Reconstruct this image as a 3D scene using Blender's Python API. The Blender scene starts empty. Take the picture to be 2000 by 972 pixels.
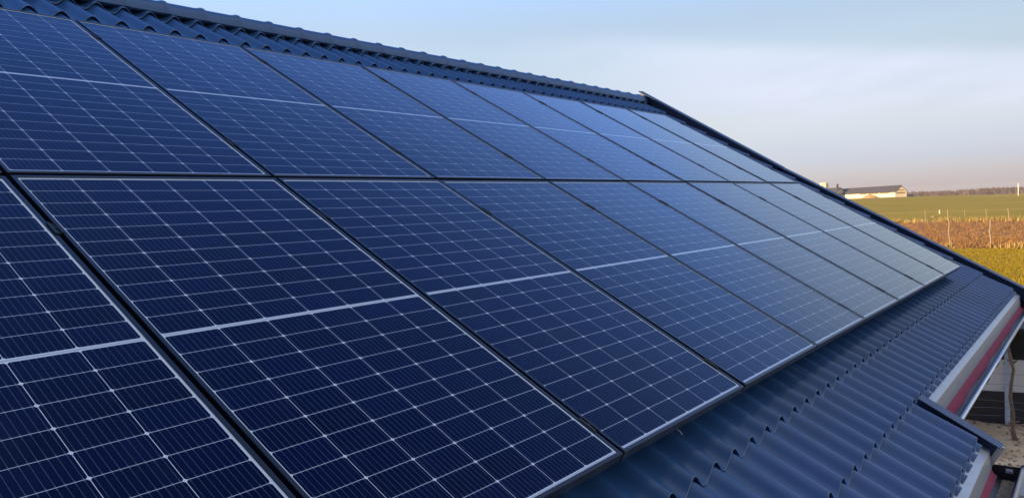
import bpy, bmesh, math, random
from mathutils import Vector, Matrix, noise
random.seed(7)
S = bpy.context.scene
COL = S.collection
R = math.radians

# ------------------------------------------------------------------ camera
cam = bpy.data.cameras.new('camera'); camo = bpy.data.objects.new('camera', cam); COL.objects.link(camo)
# columns: image right, image up, backwards (world axes: X along the ridge, Y up the slope, Z up)
Mx = ((0.5928574699969712, 0.0625605487848801, -0.8028737123636103),
      (-0.8042422782999527, -0.00526443322945952, -0.594278254303213),
      (-0.04140504877055604, 0.9980272859388701, 0.047192779721061937))
m = Matrix(Mx).to_4x4(); m.translation = Vector((-1.10115478, -2.77964326, 4.0))
camo.matrix_world = m
cam.sensor_width = 36.0; cam.sensor_fit = 'HORIZONTAL'
cam.lens = 1569.96 / 2000 * 36.0
cam.clip_start = 0.05; cam.clip_end = 9000
S.camera = camo

# ------------------------------------------------------------------ sky, sun, exposure
SUN_EL, SUN_B = 14.0, 35.0                    # elevation; direction to sun = (-cos b, sin b)
sdir = Vector((-math.cos(R(SUN_B)) * math.cos(R(SUN_EL)), math.sin(R(SUN_B)) * math.cos(R(SUN_EL)), math.sin(R(SUN_EL))))
W = bpy.data.worlds.new('World'); S.world = W; W.use_nodes = True
wn = W.node_tree; wn.nodes.clear()
def N(nt, t, **kw):
    n = nt.nodes.new(t)
    for k, v in kw.items():
        if k == 'ins':
            for a, b in v.items(): n.inputs[a].default_value = b
        else: setattr(n, k, v)
    return n
sky = N(wn, 'ShaderNodeTexSky', sky_type='NISHITA', sun_disc=False, sun_elevation=R(SUN_EL),
        sun_rotation=math.atan2(sdir.x, sdir.y), altitude=100, air_density=1.0, dust_density=0.8, ozone_density=2.0)
tc = N(wn, 'ShaderNodeTexCoord')
sep = N(wn, 'ShaderNodeSeparateXYZ'); wn.links.new(tc.outputs['Generated'], sep.inputs[0])
def WM(op, a, b=None, c=None, clamp=False):
    n = N(wn, 'ShaderNodeMath', operation=op, use_clamp=clamp)
    for i, x in enumerate((a, b, c)):
        if x is None: continue
        if isinstance(x, (int, float)): n.inputs[i].default_value = x
        else: wn.links.new(x, n.inputs[i])
    return n.outputs[0]
az = WM('ARCTAN2', sep.outputs[1], sep.outputs[0])
el = WM('ARCSINE', sep.outputs[2])
def ramp(x, lo, hi):
    n = N(wn, 'ShaderNodeMapRange', interpolation_type='SMOOTHSTEP', ins={'From Min': lo, 'From Max': hi}); wn.links.new(x, n.inputs[0]); return n.outputs[0]
# thin cirrus band, wispy along the azimuth, frayed towards its left end
cv = N(wn, 'ShaderNodeCombineXYZ')
wn.links.new(WM('MULTIPLY', az, 5.0), cv.inputs[0]); wn.links.new(WM('MULTIPLY_ADD', az, 3.0, WM('MULTIPLY', el, 26.0)), cv.inputs[1])
nz = N(wn, 'ShaderNodeTexNoise', ins={'Scale': 1.0, 'Detail': 5.0, 'Roughness': 0.5, 'Distortion': 0.3}); wn.links.new(cv.outputs[0], nz.inputs['Vector'])
top = WM('SUBTRACT', 1.0, ramp(WM('SUBTRACT', el, WM('MULTIPLY', az, 0.13)), 0.120, 0.150))
bot = ramp(WM('SUBTRACT', el, WM('MULTIPLY', az, 0.05)), 0.03, 0.115)
lft = WM('SUBTRACT', 1.0, ramp(WM('MULTIPLY_ADD', WM('SUBTRACT', nz.outputs[0], 0.5), 0.30, az), 0.33, 0.68))
msk = WM('MULTIPLY', WM('MULTIPLY', top, bot), lft)
cl = WM('MULTIPLY', msk, WM('MULTIPLY_ADD', ramp(nz.outputs[0], 0.2, 0.75), 0.45, 0.55))
# air colour of a clear winter evening: milky towards the horizon, deep blue overhead
tint = N(wn, 'ShaderNodeValToRGB'); tint.color_ramp.interpolation = 'EASE'
TR = ((0.0, (.42, .397, .635)), (2.0, (.425, .402, .61)), (5.7, (.555, .445, .44)), (11.5, (.75, .595, .545)), (16.5, (.86, .76, .79)), (22.0, (.64, .76, 1.14)), (45.0, (.34, .56, 1.04)), (75.0, (1.02, 1.20, 1.60)))
while len(tint.color_ramp.elements) < len(TR): tint.color_ramp.elements.new(0.5)
for e_, (d_, c_) in zip(tint.color_ramp.elements, TR): e_.position = d_ / 90.0
for e_, (d_, c_) in zip(tint.color_ramp.elements, TR): e_.position = d_ / 90.0; e_.color = (*[x * .5 for x in c_], 1)
wn.links.new(WM('MULTIPLY', el, 2 / math.pi), tint.inputs[0])
azf = N(wn, 'ShaderNodeMapRange', ins={'From Min': 0.0, 'From Max': 0.80, 'To Min': 0.80 / .5, 'To Max': 1.38 / .5}); wn.links.new(az, azf.inputs[0])
sunside = WM('SUBTRACT', 1.0, WM('MULTIPLY', ramp(WM('MULTIPLY', sep.outputs[0], -1.0), -0.05, 0.65), 0.55))   # dims the unseen sunward sky, so tile waves facing it stay darker
grade0 = N(wn, 'ShaderNodeMix', data_type='RGBA', blend_type='MULTIPLY', ins={0: 1.0})
wn.links.new(sky.outputs[0], grade0.inputs[6]); wn.links.new(tint.outputs[0], grade0.inputs[7])
grade = N(wn, 'ShaderNodeMix', data_type='RGBA', blend_type='MULTIPLY', ins={0: 1.0})
wn.links.new(grade0.outputs[2], grade.inputs[6]); wn.links.new(WM('MULTIPLY', azf.outputs[0], sunside), grade.inputs[7])
mixc = N(wn, 'ShaderNodeMix', data_type='RGBA', ins={7: (2.4, 2.55, 3.09, 1)})
wn.links.new(WM('MULTIPLY', cl, 0.88), mixc.inputs[0]); wn.links.new(grade.outputs[2], mixc.inputs[6])
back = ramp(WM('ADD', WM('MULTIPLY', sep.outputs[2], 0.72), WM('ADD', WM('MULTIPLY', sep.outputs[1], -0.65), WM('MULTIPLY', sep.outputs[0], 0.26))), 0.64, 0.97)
sky_fill = N(wn, 'ShaderNodeMix', data_type='RGBA', blend_type='ADD', ins={7: (3.4, 3.3, 2.7, 1)})      # bright patch added to the unseen sky behind the viewer, lights the roof
wn.links.new(back, sky_fill.inputs[0]); wn.links.new(mixc.outputs[2], sky_fill.inputs[6])
bg = N(wn, 'ShaderNodeBackground', ins={'Strength': 0.14}); wo = N(wn, 'ShaderNodeOutputWorld')
wn.links.new(sky_fill.outputs[2], bg.inputs[0]); wn.links.new(bg.outputs[0], wo.inputs[0])

sl = bpy.data.lights.new('sun', 'SUN'); slo = bpy.data.objects.new('sun', sl); COL.objects.link(slo)
sl.energy = 5.0; sl.angle = R(0.5); sl.color = (1.0, 0.68, 0.34)
slo.location = (-30, 20, 30); slo.rotation_euler = sdir.to_track_quat('Z', 'Y').to_euler()

S.view_settings.view_transform = 'Standard'; S.view_settings.look = 'None'
S.view_settings.exposure = 1.25; S.view_settings.gamma = 1.0; S.view_settings.use_curve_mapping = False
S.cycles.max_bounces = 6; S.cycles.volume_bounces = 0

# ------------------------------------------------------------------ roof coordinates
OZ = 4.182649669706445
SN, CS = 0.5, math.sqrt(0.75)
def pl(u, v, n):                                 # u along the ridge, v down the slope, n out of the panel plane
    return Vector((u, -CS * v - SN * n, OZ - SN * v + CS * n))

# ------------------------------------------------------------------ helpers
def link(o, parent=None):
    COL.objects.link(o)
    if parent: o.parent = parent
    return o
def obj(name, bm, mat, parent=None, smooth=False, recalc=True):
    if recalc: bmesh.ops.recalc_face_normals(bm, faces=bm.faces)
    me = bpy.data.meshes.new(name); bm.to_mesh(me); bm.free()
    if smooth:
        for p in me.polygons: p.use_smooth = True
    if mat: me.materials.append(mat)
    return link(bpy.data.objects.new(name, me), parent)
def tag(o, label=None, cat=None, group=None, kind=None):
    if label: o['label'] = label
    if cat: o['category'] = cat
    if group: o['group'] = group
    if kind: o['kind'] = kind
    return o
def empty(name, loc=(0, 0, 0), rot=(0, 0, 0)):
    o = bpy.data.objects.new(name, None); o.location = loc; o.rotation_euler = rot; o.empty_display_size = 0.1
    return link(o)
def copy_tree(o, parent=None):
    c = o.copy(); COL.objects.link(c)
    if parent: c.parent = parent
    for ch in o.children: copy_tree(ch, c)
    return c
def box(bm, x0, x1, y0, y1, z0, z1, M=None, f=None):
    P = [Vector((x, y, z)) for x in (x0, x1) for y in (y0, y1) for z in (z0, z1)]
    if f: P = [f(*p) for p in P]
    if M: P = [M @ p for p in P]
    v = [bm.verts.new(p) for p in P]
    for a in ((0, 1, 3, 2), (4, 6, 7, 5), (0, 4, 5, 1), (2, 3, 7, 6), (0, 2, 6, 4), (1, 5, 7, 3)): bm.faces.new([v[i] for i in a])
def rbox(bm, x0, x1, y0, y1, z0, z1, r=0.004, M=None):
    b2 = bmesh.new(); box(b2, x0, x1, y0, y1, z0, z1)
    bmesh.ops.bevel(b2, geom=b2.edges[:], offset=r, segments=2, affect='EDGES')
    if M: bmesh.ops.transform(b2, matrix=M, verts=b2.verts)
    me = bpy.data.meshes.new('tmp'); b2.to_mesh(me); b2.free(); bm.from_mesh(me); bpy.data.meshes.remove(me)
def tube(bm, pts, rad, seg=8, caps=True):
    pts = [Vector(p) for p in pts]; rings = []
    rr = rad if isinstance(rad, (list, tuple)) else [rad] * len(pts)
    ref = None
    for i, p in enumerate(pts):
        d = (pts[min(i + 1, len(pts) - 1)] - pts[max(i - 1, 0)]).normalized()
        a = d.cross(Vector((0, 0, 1)) if abs(d.z) < .9 else Vector((1, 0, 0))).normalized()
        if ref is not None:
            a = (ref - d * ref.dot(d)).normalized()
        ref = a; b = d.cross(a)
        rings.append([bm.verts.new(p + rr[i] * (math.cos(t) * a + math.sin(t) * b)) for t in [2 * math.pi * k / seg for k in range(seg)]])
    for r0, r1 in zip(rings, rings[1:]):
        for k in range(seg): bm.faces.new((r0[k], r0[(k + 1) % seg], r1[(k + 1) % seg], r1[k]))
    if caps: bm.faces.new(rings[0][::-1]); bm.faces.new(rings[-1])
def sweep(bm, prof, us, f, close=False, caps=False):
    """profile points (a, b) swept along u; f(u, a, b) -> point"""
    rows = [[bm.verts.new(f(u, a, b)) for a, b in prof] for u in us]
    n = len(prof)
    for r0, r1 in zip(rows, rows[1:]):
        for k in range(n if close else n - 1): bm.faces.new((r0[k], r0[(k + 1) % n], r1[(k + 1) % n], r1[k]))
    if caps and close: bm.faces.new(rows[0][::-1]); bm.faces.new(rows[-1])
    return rows

# ------------------------------------------------------------------ materials
def mat(name, col, rough=0.5, metal=0.0, spec=0.5, var=0.0, vscale=6.0, bump=0.0, bscale=40.0, col2=None, coat=0.0):
    M = bpy.data.materials.new(name); M.use_nodes = True; nt = M.node_tree
    b = nt.nodes['Principled BSDF']
    b.inputs['Base Color'].default_value = (*col, 1); b.inputs['Roughness'].default_value = rough
    b.inputs['Metallic'].default_value = metal; b.inputs['Specular IOR Level'].default_value = spec
    b.inputs['Coat Weight'].default_value = coat
    t = N(nt, 'ShaderNodeTexCoord')
    if var or col2:
        nz = N(nt, 'ShaderNodeTexNoise', ins={'Scale': vscale, 'Detail': 5.0, 'Roughness': 0.6}); nt.links.new(t.outputs['Object'], nz.inputs['Vector'])
        mr = N(nt, 'ShaderNodeMapRange', ins={'From Min': 0.3, 'From Max': 0.7}); nt.links.new(nz.outputs[0], mr.inputs[0])
        mx = N(nt, 'ShaderNodeMix', data_type='RGBA')
        c2 = col2 or tuple(min(1, c * (1 + var)) for c in col); c1 = col if col2 else tuple(c * (1 - var) for c in col)
        mx.inputs[6].default_value = (*c1, 1); mx.inputs[7].default_value = (*c2, 1)
        nt.links.new(mr.outputs[0], mx.inputs[0]); nt.links.new(mx.outputs[2], b.inputs['Base Color'])
    if bump:
        n2 = N(nt, 'ShaderNodeTexNoise', ins={'Scale': bscale, 'Detail': 4.0}); nt.links.new(t.outputs['Object'], n2.inputs['Vector'])
        bp = N(nt, 'ShaderNodeBump', ins={'Strength': bump, 'Distance': 0.02}); nt.links.new(n2.outputs[0], bp.inputs['Height']); nt.links.new(bp.outputs[0], b.inputs['Normal'])
    return M
M_TILE = mat('coated_steel_tile', (0.022, 0.072, 0.180), 0.5, spec=0.12, var=0.14, vscale=1.8, bump=0.03, bscale=420, coat=0.6)
M_TILE.node_tree.nodes['Principled BSDF'].inputs['Coat Roughness'].default_value = 0.17; M_TILE.node_tree.nodes['Principled BSDF'].inputs['Coat IOR'].default_value = 1.38
M_TRIM = mat('coated_steel_trim', (0.020, 0.042, 0.100), 0.42, spec=0.25, var=0.08, vscale=4.0)
M_FLASH = mat('eave_flashing_steel', (0.40, 0.41, 0.43), 0.35, metal=0.25, var=0.06, vscale=5.0)
M_BOARD = mat('pale_barge_board', (0.50, 0.50, 0.49), 0.6, var=0.08)
M_MEMB = mat('red_roof_membrane', (0.30, 0.045, 0.085), 0.9, var=0.18, vscale=14, bump=0.5, bscale=60)
M_GUT = mat('dark_gutter_steel', (0.014, 0.016, 0.020), 0.45, var=0.2, vscale=9)
M_RIM = mat('gutter_rim_zinc', (0.42, 0.45, 0.50), 0.28, metal=0.8, var=0.08, vscale=12)
M_FRAME = mat('black_anodised_frame', (0.014, 0.018, 0.026), 0.30, metal=0.35, spec=0.6, var=0.1, vscale=8)
M_CLAMP = mat('black_clamp_aluminium', (0.006, 0.007, 0.010), 0.5, metal=0.0)
M_STEEL = mat('bolt_steel', (0.20, 0.21, 0.23), 0.4, metal=0.9)
M_RAIL = mat('rail_aluminium', (0.18, 0.19, 0.20), 0.45, metal=0.8)
M_BACK = mat('panel_underside', (0.02, 0.02, 0.022), 0.6)
M_RENDER = mat('house_render', (0.62, 0.60, 0.55), 0.9, var=0.06, vscale=2, bump=0.15, bscale=120)
M_SOFFIT = mat('soffit_timber', (0.16, 0.11, 0.07), 0.8, var=0.2, vscale=5)
M_LABEL = mat('white_sticker', (0.75, 0.75, 0.73), 0.5)
M_INK = mat('sticker_ink', (0.02, 0.02, 0.02), 0.6)
M_DEBRIS = mat('sandy_debris', (0.20, 0.155, 0.10), 1.0, var=0.4, vscale=30, bump=0.8, bscale=60)

def mat_cells():
    M = bpy.data.materials.new('solar_cells'); M.use_nodes = True; nt = M.node_tree
    b = nt.nodes['Principled BSDF']; L = nt.links.new
    t = N(nt, 'ShaderNodeTexCoord'); sp = N(nt, 'ShaderNodeSeparateXYZ'); L(t.outputs['Object'], sp.inputs[0])
    def m(op, a, bb=None, c=None, clamp=False):
        n = N(nt, 'ShaderNodeMath', operation=op, use_clamp=clamp)
        for i, x in enumerate((a, bb, c)):
            if x is None: continue
            if isinstance(x, (int, float)): n.inputs[i].default_value = x
            else: L(x, n.inputs[i])
        return n.outputs[0]
    x, y = sp.outputs[0], sp.outputs[1]
    px, py, mid = 0.16075, 0.0810, 0.0064
    x = m('ADD', x, 0.0015)
    cx = m('ADD', m('DIVIDE', x, px), 3.0)
    ay = m('SUBTRACT', m('ABSOLUTE', y), mid)
    cy = m('DIVIDE', ay, py)
    fx = m('MULTIPLY', m('ABSOLUTE', m('SUBTRACT', m('FRACT', cx), 0.5)), px)       # distance from the cell's centre line
    fy = m('MULTIPLY', m('ABSOLUTE', m('SUBTRACT', m('FRACT', cy), 0.5)), py)
    dx = m('SUBTRACT', 0.0796, fx); dy = m('SUBTRACT', 0.0399, fy)                   # inset from the cell's edge
    ins = m('MULTIPLY', m('GREATER_THAN', dx, 0.0), m('GREATER_THAN', dy, 0.0))
    ins = m('MULTIPLY', ins, m('GREATER_THAN', m('ADD', dx, dy), 0.0052))            # clipped corners
    rng = m('MULTIPLY', m('GREATER_THAN', cx, 0.0), m('LESS_THAN', cx, 6.0))
    rng = m('MULTIPLY', rng, m('MULTIPLY', m('GREATER_THAN', cy, 0.0), m('LESS_THAN', cy, 11.0)))
    cell = m('MULTIPLY', ins, rng)
    bw = 0.15875 / 9
    lx = m('MULTIPLY', m('ABSOLUTE', m('SUBTRACT', m('FRACT', m('DIVIDE', m('ADD', m('MULTIPLY', m('SUBTRACT', m('FRACT', cx), 0.5), px), 0.079375), bw)), 0.5)), bw)
    wire = m('LESS_THAN', lx, 0.00042)
    pad = m('MULTIPLY', m('LESS_THAN', lx, 0.0010), m('LESS_THAN', dy, 0.0055))
    line = m('MAXIMUM', wire, pad)
    # per-cell tone
    fl = N(nt, 'ShaderNodeCombineXYZ'); L(m('FLOOR', cx), fl.inputs[0]); L(m('MULTIPLY', m('FLOOR', cy), m('SIGN', y)), fl.inputs[1])
    oi = N(nt, 'ShaderNodeObjectInfo'); L(m('MULTIPLY', oi.outputs['Random'], 57.0), fl.inputs[2])
    wnz = N(nt, 'ShaderNodeTexWhiteNoise', noise_dimensions='3D'); L(fl.outputs[0], wnz.inputs['Vector'])
    cc = N(nt, 'ShaderNodeMix', data_type='RGBA', ins={6: (0.0005, 0.0018, 0.017, 1), 7: (0.0011, 0.0027, 0.028, 1)}); L(wnz.outputs[0], cc.inputs[0])
    # wires on the cell
    cw = N(nt, 'ShaderNodeMix', data_type='RGBA', ins={7: (0.11, 0.14, 0.22, 1)}); L(m('MULTIPLY', line, 0.7), cw.inputs[0]); L(cc.outputs[2], cw.inputs[6])
    # ribbons on the white sheet: along the middle and both ends
    ab = m('ABSOLUTE', y)
    rib = m('MAXIMUM', m('LESS_THAN', ab, 0.0026), m('LESS_THAN', m('ABSOLUTE', m('SUBTRACT', ab, 0.9020)), 0.0014))
    rib = m('MULTIPLY', rib, m('LESS_THAN', m('ABSOLUTE', x), 0.478))
    wh = N(nt, 'ShaderNodeMix', data_type='RGBA', ins={6: (0.56, 0.59, 0.62, 1), 7: (0.34, 0.39, 0.45, 1)}); L(rib, wh.inputs[0])
    al = N(nt, 'ShaderNodeMix', data_type='RGBA'); L(cell, al.inputs[0]); L(wh.outputs[2], al.inputs[6]); L(cw.outputs[2], al.inputs[7])
    # a little dust, gathered in streaks
    mp = N(nt, 'ShaderNodeMapping', ins={'Scale': (2.2, 0.7, 1.0)}); L(t.outputs['Object'], mp.inputs[0])
    av = N(nt, 'ShaderNodeVectorMath', operation='ADD'); L(mp.outputs[0], av.inputs[0]); L(fl.outputs[0], av.inputs[1])
    cz = N(nt, 'ShaderNodeCombineXYZ'); L(m('MULTIPLY', oi.outputs['Random'], 91.0), cz.inputs[2])
    av2 = N(nt, 'ShaderNodeVectorMath', operation='ADD'); L(mp.outputs[0], av2.inputs[0]); L(cz.outputs[0], av2.inputs[1])
    dn = N(nt, 'ShaderNodeTexNoise', ins={'Scale': 2.6, 'Detail': 6.0, 'Roughness': 0.65}); L(av2.outputs[0], dn.inputs['Vector'])
    dr = N(nt, 'ShaderNodeMapRange', ins={'From Min': 0.55, 'From Max': 0.85, 'To Max': 0.035}); L(dn.outputs[0], dr.inputs[0])
    du = N(nt, 'ShaderNodeMix', data_type='RGBA', ins={7: (0.16, 0.20, 0.30, 1)}); L(dr.outputs[0], du.inputs[0]); L(al.outputs[2], du.inputs[6])
    L(du.outputs[2], b.inputs['Base Color'])
    b.inputs['Roughness'].default_value = 0.22
    b.inputs['IOR'].default_value = 1.45; b.inputs['Specular IOR Level'].default_value = 0.03; b.inputs['Specular Tint'].default_value = (0.12, 0.36, 1.0, 1)
    b.inputs['Coat Weight'].default_value = 1.0; b.inputs['Coat IOR'].default_value = 1.20
    rr = N(nt, 'ShaderNodeMapRange', ins={'From Min': 0.3, 'From Max': 0.8, 'To Min': 0.06, 'To Max': 0.14}); L(dn.outputs[0], rr.inputs[0])
    L(rr.outputs[0], b.inputs['Coat Roughness'])
    return M
M_CELL = mat_cells()

# ------------------------------------------------------------------ terrain
def sstep(a, b, x):
    t = max(0.0, min(1.0, (x - a) / (b - a))); return t * t * (3 - 2 * t)
def terr(x, y):
    z450 = 1.6 + max(-60, min(56, y - 31)) * 0.024
    z = z450 * sstep(118, 460, x)
    if x > 460: z += (-4.0 - z450) * sstep(460, 1150, x) 
    if x > 20: z += 0.25 * noise.noise(Vector((x * .02, y * .02, 3))) * sstep(20, 140, x) + 0.03 * noise.noise(Vector((x * .3, y * .3, 1)))
    return z
def mat_ground():
    M = bpy.data.materials.new('grass_field'); M.use_nodes = True; nt = M.node_tree; L = nt.links.new
    b = nt.nodes['Principled BSDF']; b.inputs['Roughness'].default_value = 1.0; b.inputs['Specular IOR Level'].default_value = 0.1
    t = N(nt, 'ShaderNodeTexCoord'); sp = N(nt, 'ShaderNodeSeparateXYZ'); L(t.outputs['Object'], sp.inputs[0])
    n1 = N(nt, 'ShaderNodeTexNoise', ins={'Scale': 0.06, 'Detail': 8.0, 'Roughness': 0.65}); L(t.outputs['Object'], n1.inputs['Vector'])
    n2 = N(nt, 'ShaderNodeTexNoise', ins={'Scale': 3.0, 'Detail': 6.0, 'Roughness': 0.7}); L(t.outputs['Object'], n2.inputs['Vector'])
    r1 = N(nt, 'ShaderNodeValToRGB'); r1.color_ramp.elements[0].position = .3; r1.color_ramp.elements[1].position = .72
    r1.color_ramp.elements[0].color = (0.20, 0.165, 0.019, 1); r1.color_ramp.elements[1].color = (0.265, 0.20, 0.027, 1); L(n1.outputs[0], r1.inputs[0])
    r2 = N(nt, 'ShaderNodeMapRange', ins={'From Min': .25, 'From Max': .75, 'To Min': .72, 'To Max': 1.28}); L(n2.outputs[0], r2.inputs[0])
    mx = N(nt, 'ShaderNodeMix', data_type='RGBA', blend_type='MULTIPLY', ins={0: 1.0}); L(r1.outputs[0], mx.inputs[6]); L(r2.outputs[0], mx.inputs[7])
    # faint tractor rows and pale dry bands
    mp = N(nt, 'ShaderNodeMapping', ins={'Rotation': (0, 0, 0.03), 'Scale': (0.045, 0.004, 1)}); L(t.outputs['Object'], mp.inputs[0])
    n3 = N(nt, 'ShaderNodeTexNoise', ins={'Scale': 1.0, 'Detail': 5.0, 'Roughness': .6}); L(mp.outputs[0], n3.inputs['Vector'])
    r3 = N(nt, 'ShaderNodeMapRange', ins={'From Min': .56, 'From Max': .70, 'To Max': .55}); L(n3.outputs[0], r3.inputs[0])
    m2 = N(nt, 'ShaderNodeMix', data_type='RGBA', ins={7: (0.40, 0.28, 0.085, 1)}); L(r3.outputs[0], m2.inputs[0]); L(mx.outputs[2], m2.inputs[6])
    L(m2.outputs[2], b.inputs['Base Color'])
    bp = N(nt, 'ShaderNodeBump', ins={'Strength': .6, 'Distance': .08}); L(n2.outputs[0], bp.inputs['Height']); L(bp.outputs[0], b.inputs['Normal'])
    return M
M_GROUND = mat_ground()
M_SOIL = mat('ploughed_soil', (0.18, 0.078, 0.026), 1.0, spec=0.1, col2=(0.34, 0.185, 0.065), vscale=0.9, bump=0.9, bscale=4)
M_SAND = mat('trampled_sand', (0.46, 0.29, 0.15), 1.0, spec=0.1, col2=(0.76, 0.53, 0.30), vscale=1.6, bump=0.8, bscale=9)
M_DRY = mat('dry_grass_straw', (0.24, 0.17, 0.065), 1.0, spec=0.1, col2=(0.36, 0.27, 0.11), vscale=2.0)

def sheet(name, xs, ys, zf, m, wob=None):
    bm = bmesh.new()
    rows = []
    for i, x in enumerate(xs):
        r = []
        for y in ys:
            xx = x + (wob(i, len(xs), y) if wob else 0)
            r.append(bm.verts.new((xx, y, zf(xx, y))))
        rows.append(r)
    for a, b2 in zip(rows, rows[1:]):
        for k in range(len(ys) - 1): bm.faces.new((a[k], b2[k], b2[k + 1], a[k + 1]))
    bmesh.ops.recalc_face_normals(bm, faces=bm.faces)
    if bm.faces[0].normal.z < 0: bmesh.ops.reverse_faces(bm, faces=bm.faces)
    return tag(obj(name, bm, m, smooth=True, recalc=False), kind='structure')
gx = [-120, -60, -30] + [i * 3 - 20 for i in range(60)] + [165 + i * 12 for i in range(60)] + [900 + i * 60 for i in range(28)]
gy = [-1100, -800, -500, -300, -200, -140] + [-100 + 4 * i for i in range(75)] + [230, 280, 350, 450, 600, 800, 1100]
ground = sheet('ground', gx, gy, terr, M_GROUND)
def soil_z(x, y):
    e = min(sstep(64, 65.5, x), 1 - sstep(116, 117.5, x))
    return terr(x, y) + 0.02 + e * (0.10 + 0.16 * noise.noise(Vector((x * 1.3, y * .9, 0))) + 0.10 * noise.noise(Vector((x * 3.1, y * 2.3, 5))))
sheet('ploughed_field', [64 + i * .5 for i in range(108)], [-22 + i * .55 for i in range(110)], soil_z, M_SOIL,
      wob=lambda i, n, y: (0.7 * noise.noise(Vector((i * .01, y * .35, 9)))) if i < 3 or i > n - 4 else 0)
def sand_z(x, y): return 0.012 + max(-.01, 0.06 * noise.noise(Vector((x * 2.2, y * 2.2, 0))) + 0.045 * noise.noise(Vector((x * 6, y * 6, 4)))) + terr(x, y)
sheet('sandy_yard', [9.5 + i * .12 for i in range(90)], [-9 + i * .12 for i in range(130)], sand_z, M_SAND)

def grass_tufts(name, pts, hmin, hmax, m, label):
    bm = bmesh.new()
    for x, y in pts:
        z = terr(x, y)
        for _ in range(4):
            a = random.uniform(0, math.pi); h = random.uniform(hmin, hmax); w = random.uniform(.03, .08)
            px, py = x + random.gauss(0, .18), y + random.gauss(0, .18); lx, ly = random.gauss(0, .25) * h, random.gauss(0, .25) * h
            v = [bm.verts.new((px - w * math.cos(a), py - w * math.sin(a), z - .02)), bm.verts.new((px + w * math.cos(a), py + w * math.sin(a), z - .02)), bm.verts.new((px + lx, py + ly, z + h))]
            bm.faces.new(v)
    return tag(obj(name, bm, m, recalc=False), label, 'grass', kind='stuff')
pts = []
for _ in range(1900):
    y = random.uniform(-14, 40); h = noise.noise(Vector((y * .4, 0, 2)))
    if random.random() < .55 + h: pts.append((117.2 + random.gauss(0, .8), y))
grass_tufts('dry_grass', pts, .25, 1.0, M_DRY, 'strip of pale dry grass along the far edge of the brown field')
pts = []
for _ in range(900):
    y = random.uniform(-14, 20); h = noise.noise(Vector((y * .3, 7, 2)))
    if random.random() < .35 + h: pts.append((64.3 + random.gauss(0, .5), y))
grass_tufts('dry_grass', pts, .12, .5, M_DRY, 'low dry grass along the near edge of the brown field')
pts = [(random.uniform(66, 116), random.uniform(-14, 36)) for _ in range(4800)] + [(64.5 + 14 * random.random() ** 1.5, random.uniform(-6, 16)) for _ in range(1500)]
grass_tufts('withered_weeds', pts, .10, .42, mat('withered_weed', (0.16, 0.085, 0.035), 1.0, spec=.1, col2=(0.25, 0.155, 0.065), vscale=1.5), 'withered brown weeds scattered over the ploughed field')

bm = bmesh.new(); rg = random.Random(5)
for _ in range(45000):
    x = 22 + 42 * rg.random() ** .8; y = (x * .02 - 1.5) + rg.random() * (x * .17)
    a = rg.uniform(0, math.pi); h = rg.uniform(.04, .10); w = rg.uniform(.012, .03); z = terr(x, y)
    lx, ly = rg.gauss(0, .03), rg.gauss(0, .03)
    bm.faces.new([bm.verts.new((x - w * math.cos(a), y - w * math.sin(a), z - .01)), bm.verts.new((x + w * math.cos(a), y + w * math.sin(a), z - .01)), bm.verts.new((x + lx, y + ly, z + h))])
tag(obj('grass', bm, mat('short_winter_grass', (0.18, 0.145, 0.014), 1.0, spec=.1, col2=(0.225, 0.17, 0.018), vscale=.8), recalc=False), 'short golden green grass of the near field', 'grass', kind='stuff')

# ------------------------------------------------------------------ house
house = empty('house', (3.0, 0.0, 0.0))
tag(house, 'house roofed with dark blue metal tiles below the solar panels', 'house')
def hp(name, bm, m, parent=None, **kw):            # a house part given in world coordinates
    o = obj(name, bm, m, None, **kw); o.parent = parent or house
    o.matrix_parent_inverse = Matrix.Translation(-house.location)
    if parent: o.matrix_parent_inverse = Matrix.Identity(4)
    return o

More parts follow.
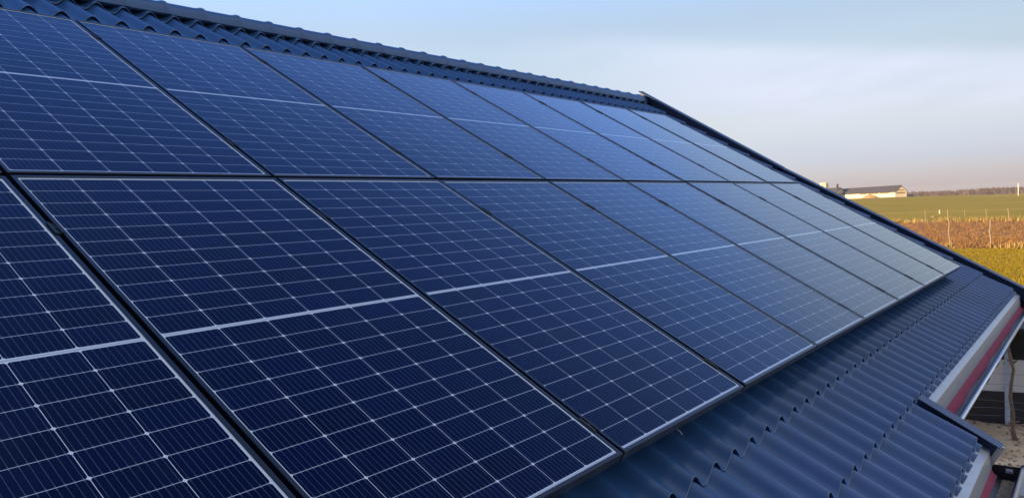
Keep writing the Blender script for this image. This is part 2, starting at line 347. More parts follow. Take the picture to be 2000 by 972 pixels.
PITCH, PH = 0.18333, 0.158
V0, STEP = 2.321, 0.345
UL, UR = -4.2, 9.60
VR = -3.0                                         # ridge
VE, VX = 2.370, 2.705                             # main eave, eave of the lower piece
UX = 3.66                                        # right edge of the lower piece
NB = -0.217
def wave(u):
    c = 0.5 + 0.5 * math.cos(2 * math.pi * (u - PH) / PITCH)
    return c ** 1.3
def tile_n(u, frac):
    w = wave(u)
    return NB + 0.045 * w + frac * (0.020 + 0.004 * w)
us = [UL + i * PITCH / 20 for i in range(int((UR - UL) / (PITCH / 20)) + 1)]
bm = bmesh.new()
def tile_rows(uu, v_start, v_end, first_frac=0.0):
    """one sheet: rows of waves, each ending in an undercut step"""
    lines = []; v = v_start
    k = math.ceil((V0 - v_start) / STEP - 1e-6)
    edges = [V0 - STEP * j for j in range(k, -3, -1)]
    edges = [e for e in edges if v_start + 1e-4 < e <= v_end + 1e-6]
    seq = []
    cur = v_start
    for e in edges + [None]:
        end = e if e is not None else v_end
        top = (e - STEP) if e is not None else (edges[-1] if edges else v_start)
        for q in (0, 1, 2, 3, 3.6, 4):
            vv = cur + (end - cur) * q / 4
            seq.append((vv, min(1, max(0, (vv - top) / STEP)), 0, 0.025 * (q / 4) ** 4 if e is not None else 0))
        if e is not None:
            seq.append((e + 0.0030, 1.0, -.0025, 0.025))       # rolled lip, scalloped in plan
            seq.append((e - 0.003, 0.80, -.002, 0.022))        # back under the overhang
            seq.append((e - 0.020, 0.02, 0, 0.004))
        cur = e - 0.016 if e is not None else end
        if end >= v_end - 1e-6: break
    rows = []
    for vv, fr, lip, sh in seq:
        rows.append([bm.verts.new(pl(u, vv + sh * (1 - wave(u)), tile_n(u, fr) + lip)) for u in uu])
    for k, (a, b2) in enumerate(zip(rows, rows[1:])):
        for i in range(len(uu) - 1):
            f_ = bm.faces.new((a[i], b2[i], b2[i + 1], a[i + 1])); f_.material_index = 1 if seq[k + 1][2] == -.0025 else 0
ua = [u for u in us if u <= UX]; ub = [u for u in us if u > UX - PITCH / 20]
tile_rows(ua, VR + .02, VX)
tile_rows(ub, VR + .02, VE)
roof = hp('roof', bm, M_TILE, smooth=True, recalc=False)
roof.data.materials.append(mat('coated_steel_cut_edge', (0.055, 0.115, 0.225), 0.4)); roof.data.set_sharp_from_angle(angle=R(40))
# far slope, behind the ridge
bm = bmesh.new()
def far(p): return Vector((p.x, 2 * RY - p.y, p.z))
RY = pl(0, VR, -.15).y
rows = []
for j in range(0, 34):
    v = VR + .02 + j * STEP / 2
    rows.append([bm.verts.new(far(pl(u, v, tile_n(u, (j % 2) * .9)))) for u in us[::2]])
    if v > 2.4: break
for a, b2 in zip(rows, rows[1:]):
    for i in range(len(a) - 1): bm.faces.new((a[i], a[i + 1], b2[i + 1], b2[i]))
o = hp('roof', bm, M_TILE, smooth=True, recalc=False); o['label'] = 'far roof slope behind the ridge'

# ridge caps
RZ = pl(0, VR, -.15).z
bm = bmesh.new(); CR = 0.088
u0 = 2.164 - 0.305 * 21
def cap_mesh(L):
    bm = bmesh.new(); prof = []
    xs = [(0.0, 1.02), (0.003, 1.10), (0.022, 1.11), (0.040, 1.04), (0.07, 1.0), (L - .02, .985), (L + .035, .97)]
    rows = []
    xs = [(-a + L, s) for a, s in xs][::-1]
    for x, s in xs:
        r = []
        r.append(bm.verts.new((x, -CR * 1.22 * s, -.062 + .004)))
        for k in range(15):
            a = math.pi * (1.06 - 1.12 * k / 14)
            r.append(bm.verts.new((x, CR * s * math.cos(a), -.05 + CR * s * math.sin(a) * 1.12)))
        r.append(bm.verts.new((x, CR * 1.22 * s, -.062 + .004)))
        rows.append(r)
    for a, b2 in zip(rows, rows[1:]):
        for k in range(len(a) - 1): bm.faces.new((a[k], b2[k], b2[k + 1], a[k + 1]))
    return bm
cap0 = None
nc = 0
for i in range(46):
    u = u0 + i * 0.305
    if u > UR - .12: break
    if cap0 is None:
        cap0 = hp('ridge_cap', cap_mesh(0.305), M_TILE, smooth=True); cap0.data.set_sharp_from_angle(angle=R(40)); c = cap0
    else:
        c = cap0.copy(); COL.objects.link(c)
    c.location = (u, RY, RZ); c.rotation_euler = (0, random.uniform(-.004, .004), random.uniform(-.004, .004))
c = cap0.copy(); COL.objects.link(c); c.location = (u0 + 0.305 * 45, RY, RZ); c.scale = (.64, 1, 1)
# verge trim along the right gable: inner upstand, flat top, outer drip; two lapped lengths
def verge(v0, v1, dn):
    bm = bmesh.new()
    pr = [(9.585, -.224), (9.690, -.222), (9.690, -.112), (9.610, -.1145), (9.606, -.122), (9.6045, -.121), (9.608, -.111), (9.640, -.108), (9.735, -.104), (9.742, -.108), (9.745, -.30), (9.735, -.305)]
    sweep(bm, pr, [v0, (v0 * 2 + v1) / 3, (v0 + v1 * 2) / 3, v1], lambda v, a, b: pl(a, v, b + (dn[0] + (dn[1] - dn[0]) * (v - v0) / (v1 - v0) if b > -.15 else 0)))
    return hp('verge_trim', bm, M_TRIM, recalc=True)
verge(-.75, 2.56, (-.016, .004)); verge(VR - .10, -.70, (.044, -.011))
bm = bmesh.new()
sweep(bm, [(9.70, -.185), (9.70, -.150), (9.742, -.146), (9.745, -.30)], [VR + .05, 2.44], lambda v, a, b: far(pl(a, v, b)))
hp('verge_trim', bm, M_TRIM)
bm = bmesh.new(); box(bm, 9.62, 9.72, VR + .25, 2.43, -.33, -.230, f=pl); hp('barge_board', bm, M_BOARD)
# lower piece: its raised edge trim and pale board below it
bm = bmesh.new()
box(bm, 3.690, 3.800, 2.335, 2.785, -.150, -.147, f=pl); box(bm, 3.797, 3.800, 2.335, 2.785, -.245, -.1505, f=pl); box(bm, 3.742, 3.745, 2.36, 2.77, -.24, -.1505, f=pl)
hp('verge_trim', bm, M_TRIM)['label'] = 'short verge trim where the lower roof piece ends'
bm = bmesh.new(); box(bm, 3.752, 3.772, 2.60, 2.80, -.29, -.152, f=pl)
hp('barge_board', bm, M_BOARD)['label'] = 'pale board under the short verge trim'

# eave flashings, membrane, gutters: profiles in (Y, Z) at each eave
def eave(u0, u1, ve, joints, first_gutter_u, last_gutter_u, sag=0.0):
    base = pl(0, ve, -.200); y0, z0 = base.y, base.z          # underside of the tile edge
    cuts = [u0] + joints + [u1]
    for a, b2 in zip(cuts, cuts[1:]):
        bm = bmesh.new()
        e = 0.0015
        pr = [(y0 + .06, z0 + .0346), (y0 - .006, z0 - .004), (y0 - .036, z0 - .0205), (y0 - .0375, z0 - .024), (y0 - .043, z0 - .124), (y0 - .040, z0 - .127), (y0 - .036, z0 - .09)]
        sweep(bm, pr, [a + e, b2 - e], lambda u, p, q: Vector((u, p, q)))
        hp('eave_flashing', bm, M_FLASH)
    r = 0.062 if ve < 2.5 else 0.074; yc, zc = y0 - .032 - r, z0 - .118
    # membrane laid over the gutter's back edge
    bm = bmesh.new(); rows = []
    n = int((u1 - u0) / .06)
    for i in range(n + 1):
        u = u0 + (u1 - u0) * i / n
        w = 0.006 * noise.noise(Vector((u * 3, 1, ve))); w2 = 0.010 * noise.noise(Vector((u * 1.7, 4, ve)))
        P = [(y0 - .030, z0 - .100), (y0 - .039, z0 - .122), (y0 - .052 + w * .5, z0 - .150 + w), ((y0 - .080 + w2, zc - r * .86 + w) if ve < 2.5 else (y0 - .066 + w2 * .7, zc - r * .62 + w))]
        rows.append([bm.verts.new((u, p, q)) for p, q in P])
    for a, b2 in zip(rows, rows[1:]):
        for k in range(3): bm.faces.new((a[k], b2[k], b2[k + 1], a[k + 1]))
    hp('roof_membrane', bm, M_MEMB, smooth=True)
    # half-round gutter with a beaded front rim
    bm = bmesh.new()
    pr = [(yc + r * math.cos(a), zc + r * math.sin(a)) for a in [-k * math.pi / 16 for k in range(17)]]
    pi_ = [(yc + (r - .002) * math.cos(a), zc + (r - .002) * math.sin(a)) for a in [-k * math.pi / 16 for k in range(17)]]
    sweep(bm, pr + pi_[::-1], [first_gutter_u, last_gutter_u], lambda u, p, q: Vector((u, p, q)), close=True, caps=True)
    g = hp('gutter', bm, M_GUT, smooth=True); g.data.set_sharp_from_angle(angle=R(40))
    bm = bmesh.new(); tube(bm, [(first_gutter_u - .002, yc - r - .004, zc + .004), (last_gutter_u + .002, yc - r - .004, zc + .004)], .0125, 12)
    k = hp('gutter_rim', bm, M_RIM, g, smooth=True); k.matrix_parent_inverse = g.matrix_parent_inverse.inverted() if False else Matrix.Identity(4)
    return g, yc, zc, r
g1, yc1, zc1, r1 = eave(3.81, 9.655, VE, [4.83, 6.30, 7.95], 3.83, 9.70)
g2, yc2, zc2, r2 = eave(UL, 3.765, VX, [-2.0, 0.0, 1.98], UL, 3.80)
for g, yc, zc, r, ul in ((g1, yc1, zc1, r1, [4.1 + .62 * i for i in range(9)]), (g2, yc2, zc2, r2, [2.9, 2.2, 1.5])):
    for u in ul:                                   # round hangers bulging below the gutter
        bm = bmesh.new(); rr = r + .014
        pr = [(yc + rr * math.cos(a), zc + rr * math.sin(a)) for a in [-k * math.pi / 14 for k in range(15)]] + [(yc + (r + .001) * math.cos(a), zc + (r + .001) * math.sin(a)) for a in [-k * math.pi / 14 for k in range(14, -1, -1)]]
        sweep(bm, pr, [u, u + .03], lambda q, a, b: Vector((q, a, b)), close=True, caps=True)
        hp('gutter_bracket', bm, M_GUT, g)
def endcap(g, yc, zc, r, u, s):
    bm = bmesh.new()
    pr = [(yc + r * 1.03 * math.cos(a), zc + r * 1.03 * math.sin(a)) for a in [-k * math.pi / 16 for k in range(17)]] + [(yc - r * 1.03, zc + .006), (yc + r * 1.03, zc + .006)]
    sweep(bm, pr, [u, u + s * .004], lambda q, a, b: Vector((q, a, b)), close=True, caps=True)
    return hp('end_cap', bm, M_GUT, g)
endcap(g1, yc1, zc1, r1, 9.70, 1); endcap(g1, yc1, zc1, r1, 3.826, -1); endcap(g2, yc2, zc2, r2, 3.801, 1)
bm = bmesh.new(); box(bm, 3.7975, 3.7995, yc2 - .030, yc2 + .002, zc2 - .030, zc2 - .008)
st = hp('sticker', bm, M_LABEL, g2)
bm = bmesh.new(); box(bm, 3.7962, 3.7974, yc2 - .026, yc2 - .002, zc2 - .0255, zc2 - .0215); hp('sticker_mark', bm, M_INK, g2)
bm = bmesh.new(); tube(bm, [(3.792, yc2 - r2 - .004, zc2 + .004), (3.812, yc2 - r2 - .004, zc2 + .004)], .0165, 12); hp('rim_cap', bm, M_GUT, g2, smooth=True)
# sand washed into the lower gutter
bm = bmesh.new(); rows = []
for i in range(40):
    u = 2.8 + i * .0245
    rr = []
    for k in range(9):
        y = yc2 - r2 * .62 + k * r2 * .105
        lvl = zc2 - r2 * .80 + .010 * noise.noise(Vector((u * 9, k * .7, 0))) + .016 * noise.noise(Vector((u * 3.1, k * .2, 8)))
        zb = zc2 - math.sqrt(max(0, (r2 - .003) ** 2 - (y - yc2) ** 2)) + .001
        rr.append(bm.verts.new((u, y, max(lvl, zb))))
    rows.append(rr)
for a, b2 in zip(rows, rows[1:]):
    for k in range(8): bm.faces.new((a[k], b2[k], b2[k + 1], a[k + 1]))
tag(obj('sand_debris', bm, M_DEBRIS, smooth=True), 'sandy debris lying in the near gutter beside the sticker', 'debris', kind='stuff')
# roof screws in the troughs beside the steps
bm = bmesh.new(); wi = 0
for i in range(0, 80):
    u = PH + PITCH * (i - 24) + PITCH * .38
    for vv, ok in ((2.365, u > UX + .1 and u < 9.5), (2.715, u < UX - .04), (V0 - STEP + .03, u < 9.5), (V0 + .03, u < UX - .05)):
        if not ok or (i * 7 + int(vv * 10)) % 4: continue
        c = pl(u, vv, tile_n(u, .12) + .001)
        d = pl(0, 0, 1) - pl(0, 0, 0)
        tube(bm, [c, c + d * .003], .009, 8); tube(bm, [c + d * .003, c + d * .008], .0055, 6)
hp('roof_screw', bm, M_GUT)['kind'] = 'stuff'

# walls under the roof
bm = bmesh.new()
yb = pl(0, VE, 0).y + .78; yf = 2 * RY - yb
zt = pl(0, VE, -.36).z
prof = [(yb, -.1), (yb, zt + .2), (RY, RZ - .30), (yf, zt + .2), (yf, -.1)]
sweep(bm, prof, [UL + .4, 9.25], lambda u, a, b: Vector((u, a, b)), close=True, caps=True)
hp('wall', bm, M_RENDER)
bm = bmesh.new(); box(bm, UL + .4, 3.5, pl(0, VX, 0).y + .30, yb - .002, -.1, zt + .02); hp('wall', bm, M_RENDER)['label'] = 'wall of the lower front piece'
bm = bmesh.new()
box(bm, 3.84, 9.64, VR + .1, 2.34, -.34, -.250, f=pl); hp('soffit', bm, M_SOFFIT)
bm = bmesh.new(); box(bm, UL + .02, 3.74, VR + .1, 2.66, -.34, -.250, f=pl); hp('soffit', bm, M_SOFFIT)

# ------------------------------------------------------------------ solar panels
PW, PHH, GX, GY, FD = 1.002, 1.84, 0.0147, 0.0225, 0.035
ORD = ['first', 'second', 'third', 'fourth', 'fifth', 'sixth', 'seventh', 'eighth', 'ninth']
def panel_meshes():
    fr = bmesh.new()
    hw, hh = PW / 2, PHH / 2
    prof = [(.026, -FD + .002), (.026, -FD), (0.0, -FD), (0.0, -.0012), (.0012, 0.0), (.0122, 0.0), (.0129, -.0006), (.0129, -.007)]
    rows = []
    for i, z in prof:
        rows.append([fr.verts.new((sx * (hw - i), sy * (hh - i), z)) for sx, sy in ((-1, -1), (1, -1), (1, 1), (-1, 1))])
    for a, b2 in zip(rows, rows[1:]):
        for k in range(4): fr.faces.new((a[k], a[(k + 1) % 4], b2[(k + 1) % 4], b2[k]))
    la = bmesh.new(); box(la, -hw + .0108, hw - .0108, -hh + .0108, hh - .0108, -.0095, -.0038)
    return fr, la
fr, la = panel_meshes()
proto = None
for row in (0, 1):
    for k in range(0, 9):
        u = (k - 1) * (PW + GX) + GX / 2 + PW / 2
        v = -GY / 2 - PHH / 2 if row == 0 else GY / 2 + PHH / 2
        if proto is None:
            proto = empty('solar_panel'); p = proto
            f_ = obj('frame', fr, M_FRAME, proto); l_ = obj('glass_laminate', la, M_CELL, proto)
            jb = bmesh.new(); rbox(jb, -.06, .06, .60, .68, -.030, -.0097, .003); obj('junction_box', jb, M_BACK, proto)
        else: p = copy_tree(proto)
        p.location = pl(u, v, random.uniform(-.0008, .0008))
        p.rotation_euler = (R(30) + random.gauss(0, .0012), random.gauss(0, .0014), random.gauss(0, .0002))
        ro = 'upper' if row == 0 else 'lower'
        if k == 0: lb = f'dark solar panel at the left end of the {ro} row, cut by the frame'
        elif k == 8: lb = f'dark solar panel at the right end of the {ro} row by the verge'
        else: lb = f'{ORD[8 - k]} solar panel from the right verge in the {ro} row'
        tag(p, lb, 'solar panel', 'solar panels mounted in two rows on the roof')

# clamps in the gaps, end clamps at the right edge
def clamp_mesh():
    bm = bmesh.new()
    pr = [(-.0145, .0022), (-.0142, .0006), (-.0045, .0006), (-.0045, -.030), (.0045, -.030), (.0045, .0006), (.0142, .0006), (.0145, .0022), (.0135, .0028), (.006, .0028), (.005, -.002), (-.005, -.002), (-.006, .0028), (-.0135, .0028)]
    sweep(bm, pr, [-.034, .034], lambda q, a, b: Vector((a, q, b)), close=True, caps=True)
    return bm
cl0 = None
for row, vs in ((0, (-1.588, -.335)), (1, (.345, 1.70))):
    for j, vv in enumerate(vs):
        for k in range(0, 9):
            u = k * (PW + GX)
            if cl0 is None:
                cl0 = empty('panel_clamp'); c = cl0
                obj('clamp_body', clamp_mesh(), M_CLAMP, cl0)
                b3 = bmesh.new(); tube(b3, [(0, 0, -.02), (0, 0, .0016)], .0042, 10); obj('bolt', b3, M_CLAMP, cl0, smooth=False)
            else: c = copy_tree(cl0)
            c.location = pl(u + (0 if k < 8 else -.004), vv + random.uniform(-.012, .012), 0.0); c.rotation_euler = (R(30), 0, 0)
            ro = 'upper' if row == 0 else 'lower'; hi = ('top', 'bottom')[j]
            if k == 8: lb = f'black end clamp by the right verge, near the {hi} of the {ro} row'
            else: lb = f'black clamp in the {ORD[7 - k]} gap from the right, near the {hi} of the {ro} row'
            tag(c, lb, 'clamp', 'black clamps between the solar panels')
r0 = None
for vv, nm in ((-1.588, 'highest'), (-.335, 'second highest'), (.345, 'second lowest'), (1.70, 'lowest')):
    if r0 is None:
        r0 = empty('mounting_rail'); rr_ = r0
        bm = bmesh.new(); box(bm, -1.06, 8.19, -.02, .02, -.077, -.0365); obj('rail', bm, M_RAIL, r0)
        bm = bmesh.new()
        for i in range(11):
            x = -.9 + i * .9; tube(bm, [(x, 0, -.16), (x, 0, -.078)], .006, 8)
        obj('hanger_bolts', bm, M_STEEL, r0)
    else: rr_ = copy_tree(r0)
    rr_.location = pl(0, vv, 0); rr_.rotation_euler = (R(30), 0, 0)
    tag(rr_, f'{nm} aluminium mounting rail under the solar panels', 'rail', 'mounting rails under the panels')

bm = bmesh.new(); ca = pl(1.632, 1.800, -.140); cb_ = pl(1.634, 1.826, -.146)
tube(bm, [ca + Vector((-.004, .05, .045)), ca, (ca + cb_) / 2 + Vector((0, 0, .004)), cb_], .0020, 6)
tag(obj('cable', bm, mat('pale_cable', (.42, .42, .40), .5), smooth=True), 'thin pale cable end poking out below the lower panel row', 'cable')

# ------------------------------------------------------------------ yard: low shed, wire fence
M_WHITE = mat('shed_white_plaster', (0.90, 0.84, 0.74), 0.8, var=0.05, vscale=3)
M_PLINTH = mat('shed_dark_plinth', (0.035, 0.034, 0.034), 0.5, var=0.25, vscale=4)
M_DARKW = mat('shed_dark_boards', (0.016, 0.018, 0.018), 0.7, var=0.4, vscale=6)
M_PIPE = mat('pale_blue_pipe', (0.52, 0.55, 0.56), 0.5)
M_BARK = mat('grey_brown_branch', (0.16, 0.105, 0.07), 0.95, col2=(0.27, 0.19, 0.13), vscale=11, bump=.9, bscale=40)
M_WIRE = mat('fence_wire', (0.22, 0.20, 0.19), 0.5, metal=.6)
shed = empty('shed', (14.75, -1.0, 0)); tag(shed, 'low white shed with dark plinth and dark upper boards behind the gutter', 'shed')
A = math.atan2(-(14.652 - 14.776), 0.75)            # wall line
Ms = Matrix.Translation((14.75, -1.0, 0)) @ Matrix.Rotation(R(9.4) * 0 + math.atan2(.124, .751), 4, 'Z')
shed.matrix_world = Ms
bm = bmesh.new(); box(bm, 0, 1.3, -3.2, 2.2, -.05, .56); obj('plinth', bm, M_PLINTH, shed)
bm = bmesh.new(); box(bm, .02, 1.28, -3.18, 2.18, .56, 1.12); obj('wall', bm, M_WHITE, shed)
bm = bmesh.new()
for i in range(27):
    box(bm, .0 + .004 * (i % 2), .05, -3.2 + i * .2, -3.2 + i * .2 + .196, 1.12, 1.66)
box(bm, .052, 1.28, -3.18, 2.18, 1.121, 1.66); obj('upper_boards', bm, M_DARKW, shed)
bm = bmesh.new(); rows = []
sweep(bm, [(-.45, 1.66), (1.5, 1.70), (1.5, 1.75), (-.45, 1.72)], [-3.4, 2.4], lambda q, a, b: Vector((a, q, b)), close=True, caps=True); obj('roof', bm, M_DARKW, shed)
yy = -.41
bm = bmesh.new(); tube(bm, [(-.05, yy, 1.75), (-.05, yy, .30), (-.055, yy, .10), (-.12, yy, .02)], .040, 12); obj('drainpipe', bm, M_PIPE, shed, smooth=True)
for zz in (.62, 1.05):
    bm = bmesh.new(); tube(bm, [(-.05, yy, zz), (-.05, yy, zz + .03)], .045, 12); box(bm, -.06, .01, yy - .06, yy + .06, zz + .008, zz + .022); obj('pipe_bracket', bm, M_PIPE, shed)

post = bmesh.new()
Pp = [(0, -.03, 0), (.0, .0, .22), (.01, -.005, .45), (0, .03, .72), (.01, .012, .95), (0, -.02, 1.15), (.0, .015, 1.32), (.01, .04, 1.45), (.02, .055, 1.58)]
tube(post, [Vector(p) for p in Pp], [.042, .033, .027, .026, .025, .023, .028, .021, .008], 10)
for a, b2, r in (((0, .0, .30), (.02, -.09, .34), .020), ((0, -.02, 1.27), (.0, -.08, 1.32), .016), ((0, 0, 1.27), (.02, .07, 1.32), .014), ((0, .01, .28), (0, .06, .31), .016)):
    tube(post, [a, ((Vector(a) + Vector(b2)) / 2), b2], [r * 1.2, r, r * .6], 7)
bmesh.ops.subdivide_edges(post, edges=post.edges[:], cuts=1)
for v in post.verts: v.co += Vector((noise.noise(v.co * 17), noise.noise(v.co * 17 + Vector((9, 0, 0))), 0)) * .006
yf_ = empty('branch_fence', (13.73, -1.57, 0)); tag(yf_, 'yard fence of a crooked branch post and sagging wires before the shed', 'fence')
obj('post', post, M_BARK, yf_, smooth=True)
P2 = bmesh.new(); tube(P2, [(0, 1.9, 0), (.02, 1.92, .8), (0, 1.9, 1.5)], [.045, .04, .03], 9); obj('post', P2, M_BARK, yf_, smooth=True)
P2 = bmesh.new(); tube(P2, [(0.1, -2.4, 0), (.12, -2.42, .8), (0.1, -2.4, 1.5)], [.045, .04, .03], 9); obj('post', P2, M_BARK, yf_, smooth=True)
for zz, sg in ((1.10, .03), (.93, .05), (.66, .02), (.55, .05), (.42, .04)):
    bm = bmesh.new(); pts = []
    for i in range(25):
        y = 1.9 - 4.3 * i / 24
        s = -sg * math.sin(math.pi * ((y if y > 0 else -y) / (1.9 if y > 0 else 2.4)))
        pts.append((-.045 + .02 * noise.noise(Vector((y * 2, zz, 0))), y, zz + s + .012 * noise.noise(Vector((y * 4, zz * 5, 3)))))
    tube(bm, pts, .0030, 5); obj('wire', bm, M_WIRE, yf_)
bm = bmesh.new(); rl = random.Random(11)
for _ in range(1500):
    x = rl.uniform(10.6, 15.2); y = rl.uniform(-3.4, -.2); z = sand_z(x, y); q = rl.random()
    if q < .55:
        a = rl.uniform(0, math.pi); L_ = rl.uniform(.02, .09); d = Vector((math.cos(a), math.sin(a), rl.uniform(-.1, .3))) * L_
        tube(bm, [Vector((x, y, z + .006)) - d, Vector((x, y, z + .008)) + d], .0025, 4)
    else:
        k0 = len(bm.verts); bmesh.ops.create_icosphere(bm, subdivisions=1, radius=rl.uniform(.008, .03), matrix=Matrix.Translation((x, y, z + .006)) @ Matrix.Diagonal((1.3, .9, .7, 1)))
tag(obj('ground_litter', bm, mat('straw_and_clods', (.16, .10, .06), 1.0, spec=.1, col2=(.42, .32, .20), vscale=5)), 'straw bits and clods strewn over the sandy yard', 'litter', kind='stuff')
cb = bmesh.new(); rbox(cb, -.35, .35, -.25, .25, 0, .16, .012)
o = obj('concrete_block', cb, mat('grey_concrete', (.30, .30, .29), .9, var=.12, vscale=8, bump=.3, bscale=40)); o.location = (10.95, -2.02, 0.02); o.rotation_euler = (0, 0, .2)
tag(o, 'grey concrete block on the sand below the near gutter', 'concrete block')

# ------------------------------------------------------------------ field fences
M_POST = mat('weathered_post', (0.24, 0.19, 0.13), 0.95, var=.2, vscale=8)
def field_fence(label, posts, h, wires):
    root = empty('wire_fence', (posts[0][0], posts[0][1], terr(posts[0][0], posts[0][1]))); tag(root, label, 'fence', 'wire fences across the fields')
    o3 = Vector(root.location); tops = []
    for x, y, hh, lean, r in posts:
        z = terr(x, y); bm = bmesh.new()
        pts = [Vector((x + .04 * math.sin(i * 1.7), y + lean * i / 5 + .04 * math.sin(i * 2.1 + x), z - .1 + (hh + .1) * i / 5)) - o3 for i in range(6)]
        tube(bm, pts, [r, r, r * .95, r * .9, r * .88, r * .8], 7); obj('post', bm, M_POST, root, smooth=True)
        tops.append((x, y + lean * .5, z, hh))
    for q in wires:
        bm = bmesh.new(); tube(bm, [Vector((x, y, z + hh * q)) - o3 for x, y, z, hh in tops], .004, 4); obj('wire', bm, M_WIRE, root)
    return root
field_fence('near wire fence of pale thin posts along the front edge of the brown field',
            [(66.5, 13.2, 1.75, .0, .055), (65.6, 6.45, 2.15, .09, .058), (64.4, 3.75, 2.0, .03, .06), (63.8, -3.2, 2.0, .02, .06)], 2.0, (.45, .85))
field_fence('far wire fence of pale posts at the back edge of the brown field',
            [(119, 24.5, 1.7, 0, .05), (118.6, 16.6, 1.75, .1, .06), (118.2, 14.0, 1.7, -.08, .07), (117.9, 11.95, 1.6, 0, .05), (117.6, 9.45, 1.7, .06, .06), (117.4, 6.95, 1.7, .15, .07), (117.2, 3.9, 1.7, 0, .06)], 1.6, (.45, .85))
def stake(name, x, y, h, r, label, cat='stake', m=None):
    bm = bmesh.new(); tube(bm, [(0, 0, -.3), (0.02, .0, h * .5), (0, 0, h)], [r, r * .9, r * .7], 8)
    o = obj(name, bm, m or M_POST, smooth=True); o.location = (x, y, terr(x, y)); return tag(o, label, cat)
stake('pale_mast', 400, 26.9, 5.4, .15, 'tall white pole on the field edge at the far right', 'pole', mat('white_mast', (.8, .78, .75), .6))
stake('pole', 470, 75.4, 7.2, .12, 'thin grey pole in front of the wood beside the barn', 'pole')
stake('marker_stake', 170, 22.6, .75, .09, 'short white marker stake standing in the green far field', 'stake', mat('white_stake', (.8, .78, .72), .6))
for i, (x, y) in enumerate(((150, 20.6), (128, 20.4), (131, 19.0), (126, 18.2))):
    bm = bmesh.new(); bmesh.ops.create_icosphere(bm, subdivisions=2, radius=.22)
    for v in bm.verts: v.co = Vector((v.co.x * .8, v.co.y * 1.6, v.co.z * .6)) * (1 + .3 * noise.noise(v.co * 7 + Vector((i * 3, 0, 0))))
    o = obj('stone', bm, M_POST, smooth=True); o.location = (x, y, terr(x, y) + .1); tag(o, 'pale stone lying in the green field behind the far fence posts', 'stone', 'pale stones in the field')

# ------------------------------------------------------------------ farm buildings
M_CREAM = mat('barn_cream_render', (0.68, 0.60, 0.46), 0.9, var=.05, vscale=.3)
M_BROOF = mat('barn_grey_roof', (0.040, 0.040, 0.046), 0.75, var=.1, vscale=.4)
M_VENT = mat('barn_vent_shade', (0.24, 0.18, 0.10), 0.8, var=.1, vscale=.5)
M_BLACK = mat('chimney_dark', (0.05, 0.045, 0.045), 0.8)
X0 = 450.0
corner = Vector((X0, .1935 * (X0 + 1.1) - 2.78, 0))
def barn(name, label, origin, ang, Wd, Ln, he, hpk, vents, base=-1.0):
    """local x along the ridge, gable towards the viewer at x = Ln; local y across, front long wall at y = 0"""
    root = empty(name, (origin.x, origin.y, terr(origin.x, origin.y) - .1)); root.rotation_euler = (0, 0, ang); tag(root, label, 'barn')
    bm = bmesh.new()
    sweep(bm, [(0, base), (0, he), (Wd / 2, hpk - .12), (Wd, he), (Wd, base)], [0, Ln], lambda q, a, b: Vector((q, a, b)), close=True, caps=True); obj('wall', bm, M_CREAM, root)
    bm = bmesh.new(); t = .16; ov = .45; sl_ = (hpk - he) / (Wd / 2)
    sweep(bm, [(-ov, he - ov * sl_), (Wd / 2, hpk), (Wd + ov, he - ov * sl_), (Wd + ov, he - ov * sl_ + t), (Wd / 2, hpk + t), (-ov, he - ov * sl_ + t)], [-.4, Ln + .3], lambda q, a, b: Vector((q, a, b)), close=True, caps=True); obj('roof', bm, M_BROOF, root)
    for (x0, x1, z0, z1, side) in vents:
        bm = bmesh.new()
        if side == 'front': box(bm, x0, x1, -.05, .05, z0, z1)
        else: box(bm, Ln - .05, Ln + .05, x0, x1, z0, z1)
        obj('vent_window', bm, M_VENT, root)
    return root

def place_barn(name, label, near, a, Wd, Ln, he, hpk, vents):
    L_ = Vector((math.sin(R(a)), math.cos(R(a)), 0))
    return barn(name, label, near + L_ * Ln, math.atan2(-L_.y, -L_.x), Wd, Ln, he, hpk, vents, base=-3.0)
LB = 66.0
b1 = place_barn('barn', 'long cream barn with dark grey roof on the field horizon', corner, 50, 6.3, LB, 3.0, 5.95,
    [(LB - 10.6, LB - 7.5 + 2.4, 2.0, 2.5, 'front') if False else (LB - 14.8, LB - 5.2, 1.95, 2.55, 'front'), (LB - 27.5, LB - 16.0, 1.95, 2.55, 'front'), (LB - 36.5, LB - 28.4, 1.95, 2.55, 'front'),
     (.7, 5.3, 1.75, 2.45, 'gable'), (1.3, 4.7, 3.25, 3.75, 'gable')])
dz = terr(corner.x, corner.y) - b1.location.z; b1.location.z += dz
b2_ = place_barn('barn', 'cream gabled barn with a dark chimney left of the long barn', Vector((492, .2585 * 493.1 - 2.78, 0)), 55, 5.75, 17.0, 3.75, 6.75, [(1.1, 4.6, 2.8, 3.3, 'gable')])
b2_.location.z = terr(450, 116.9)
bm = bmesh.new(); box(bm, 12.6, 13.5, 2.3, 3.2, 5.7, 8.7); box(bm, 12.5, 13.6, 2.2, 3.3, 8.7, 8.9); obj('chimney', bm, M_BLACK, b2_)
bm = bmesh.new()
n = 72; rings = []
for z in (-3.0, 9.6):
    rings.append([bm.verts.new(((2.25 + .09 * math.cos(k * math.pi / 2)) * math.cos(2 * math.pi * k / n), (2.25 + .09 * math.cos(k * math.pi / 2)) * math.sin(2 * math.pi * k / n), z)) for k in range(n)])
for k in range(n): bm.faces.new((rings[0][k], rings[0][(k + 1) % n], rings[1][(k + 1) % n], rings[1][k]))
cone = bm.verts.new((0, 0, 10.1))
for k in range(n): bm.faces.new((rings[1][k], rings[1][(k + 1) % n], cone))
M_SILO = mat('ribbed_white_silo', (.62, .60, .52), .5)
silo = empty('silo', (482, 128.4, terr(460, 128.4))); tag(silo, 'white ribbed silo standing behind the roof verge', 'silo')
obj('tank', bm, M_SILO, silo)
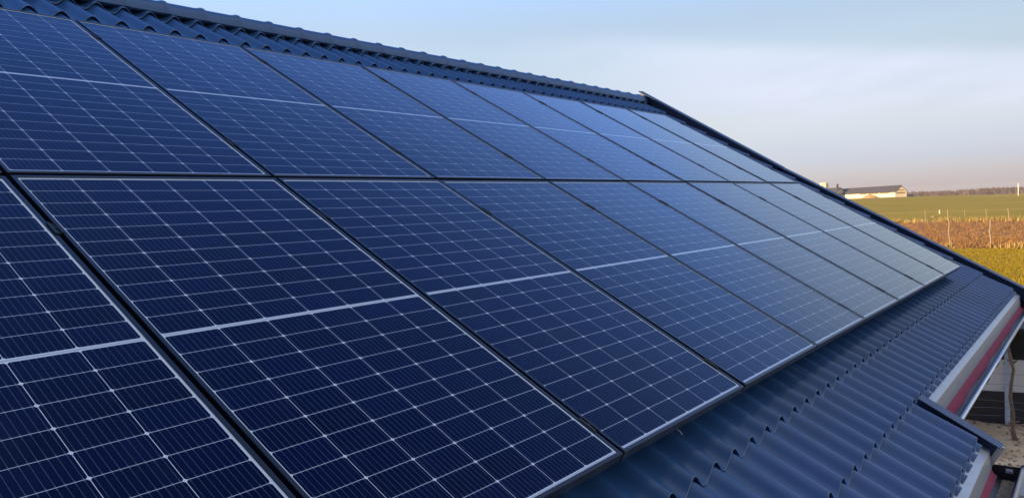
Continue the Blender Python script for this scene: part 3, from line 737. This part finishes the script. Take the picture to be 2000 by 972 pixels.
for k in range(8):
    bm = bmesh.new(); a = 2 * math.pi * k / 8; box(bm, 2.33 * math.cos(a) - .12, 2.33 * math.cos(a) + .12, 2.33 * math.sin(a) - .12, 2.33 * math.sin(a) + .12, -3, 9.7); obj('rib', bm, M_VENT, silo)
# heap of sand in front of the long barn, low wall beside it
bm = bmesh.new(); rows = []
for i in range(28):
    r = []
    for k in range(16):
        x = -3 + 6 * k / 15; y = -4.6 + 9.2 * i / 27
        d = math.hypot(x / 3, y / 4.6)
        h = 2.15 * max(0, 1 - d) ** .8 + (.25 * noise.noise(Vector((x, y, 0))) if d < 1 else 0)
        r.append(bm.verts.new((x, y, max(-.3, h - .1))))
    rows.append(r)
for a, b in zip(rows, rows[1:]):
    for k in range(15): bm.faces.new((a[k], a[k + 1], b[k + 1], b[k]))
o = obj('sand_heap', bm, mat('heap_sand', (.26, .18, .09), 1.0, spec=.1, col2=(.38, .27, .14), vscale=1.2, bump=.5, bscale=4), smooth=True); o.location = (441, .2199 * 441 - 2.6, terr(441, 94)); tag(o, 'heap of sand lying before the long barn wall', 'sand heap')
bm = bmesh.new(); box(bm, -.15, .15, 0, 5.4, -1, 1.1); box(bm, -.2, .2, -.05, 5.45, 1.1, 1.2)
o = obj('low_wall', bm, mat('grey_block_wall', (.42, .40, .38), .9, var=.1, vscale=.6)); o.location = (468, .1735 * 468 - 2.6, terr(468, 78)); tag(o, 'low grey wall right of the long barn', 'wall')

# ------------------------------------------------------------------ far bare wood
M_WOOD = mat('bare_wood_twigs', (0.075, 0.050, 0.045), 1.0, spec=.05, col2=(0.125, 0.085, 0.070), vscale=.05)
M_TRUNK = mat('pale_trunks', (0.30, 0.24, 0.19), 1.0, spec=.05, var=.3, vscale=.2)
bm = bmesh.new(); rnd = random.Random(3)
def crown(bm, x, y, z, h, w):
    for _ in range(16):
        a = rnd.uniform(0, 2 * math.pi); rr = w * math.sqrt(rnd.random()); zz = z + h * (.25 + .75 * rnd.random() ** .8)
        lim = 1 - max(0, (zz - z) / h - .55) * 1.5
        c = Vector((x + rr * lim * math.cos(a), y + rr * lim * math.sin(a), zz)); s = rnd.uniform(.5, 1.3)
        d1 = Vector((rnd.gauss(0, 1), rnd.gauss(0, 1), rnd.gauss(0, 1))).normalized() * s; d2 = Vector((rnd.gauss(0, 1), rnd.gauss(0, 1), rnd.gauss(0, 1))).normalized() * s
        bm.faces.new([bm.verts.new(c + d1), bm.verts.new(c + d2), bm.verts.new(c - d1), bm.verts.new(c - d2)])
for _ in range(3800):
    y = rnd.uniform(-260, 620); x = 1340 + rnd.uniform(0, 130) + 40 * noise.noise(Vector((y * .004, 0, 0)))
    g = terr(x, y); target = 4 + .0026 * x + 2.2 * noise.noise(Vector((y * .012, 0, 4))) - 1.2 * sstep(160, 60, y)
    h = (target - g) * rnd.uniform(.80, 1.03)
    crown(bm, x, y, g, h, rnd.uniform(2.0, 4.0))
tag(obj('far_wood', bm, M_WOOD, recalc=False), 'far grey brown bare wood along the horizon', 'wood', kind='stuff')
bm = bmesh.new()
for _ in range(420):
    y = rnd.uniform(-260, 620); x = 1325 + rnd.uniform(0, 25); 
    if noise.noise(Vector((y * .02, 5, 0))) < -.1: continue
    g = terr(x, y); tube(bm, [(x, y, g - 1), (x + rnd.gauss(0, .3), y + rnd.gauss(0, .3), g + rnd.uniform(5, 10.5))], [.20, .10], 5)
tag(obj('pale_trunks', bm, M_TRUNK), 'pale bare trunks along the front of the far wood', 'tree trunks', kind='stuff')

# ------------------------------------------------------------------ haze
HZ = bpy.data.materials.new('thin_haze'); HZ.use_nodes = True; nt = HZ.node_tree; nt.nodes.clear()
ho = N(nt, 'ShaderNodeOutputMaterial'); pv = N(nt, 'ShaderNodeVolumePrincipled', ins={'Color': (.86, .88, .93, 1), 'Density': 0.00011, 'Anisotropy': 0.0})
nt.links.new(pv.outputs[0], ho.inputs['Volume'])
bm = bmesh.new(); box(bm, -130, 2620, -1120, 1120, -9.0, 22.0)
tag(obj('haze', bm, HZ), 'thin pale evening haze over the fields', 'haze', kind='stuff')
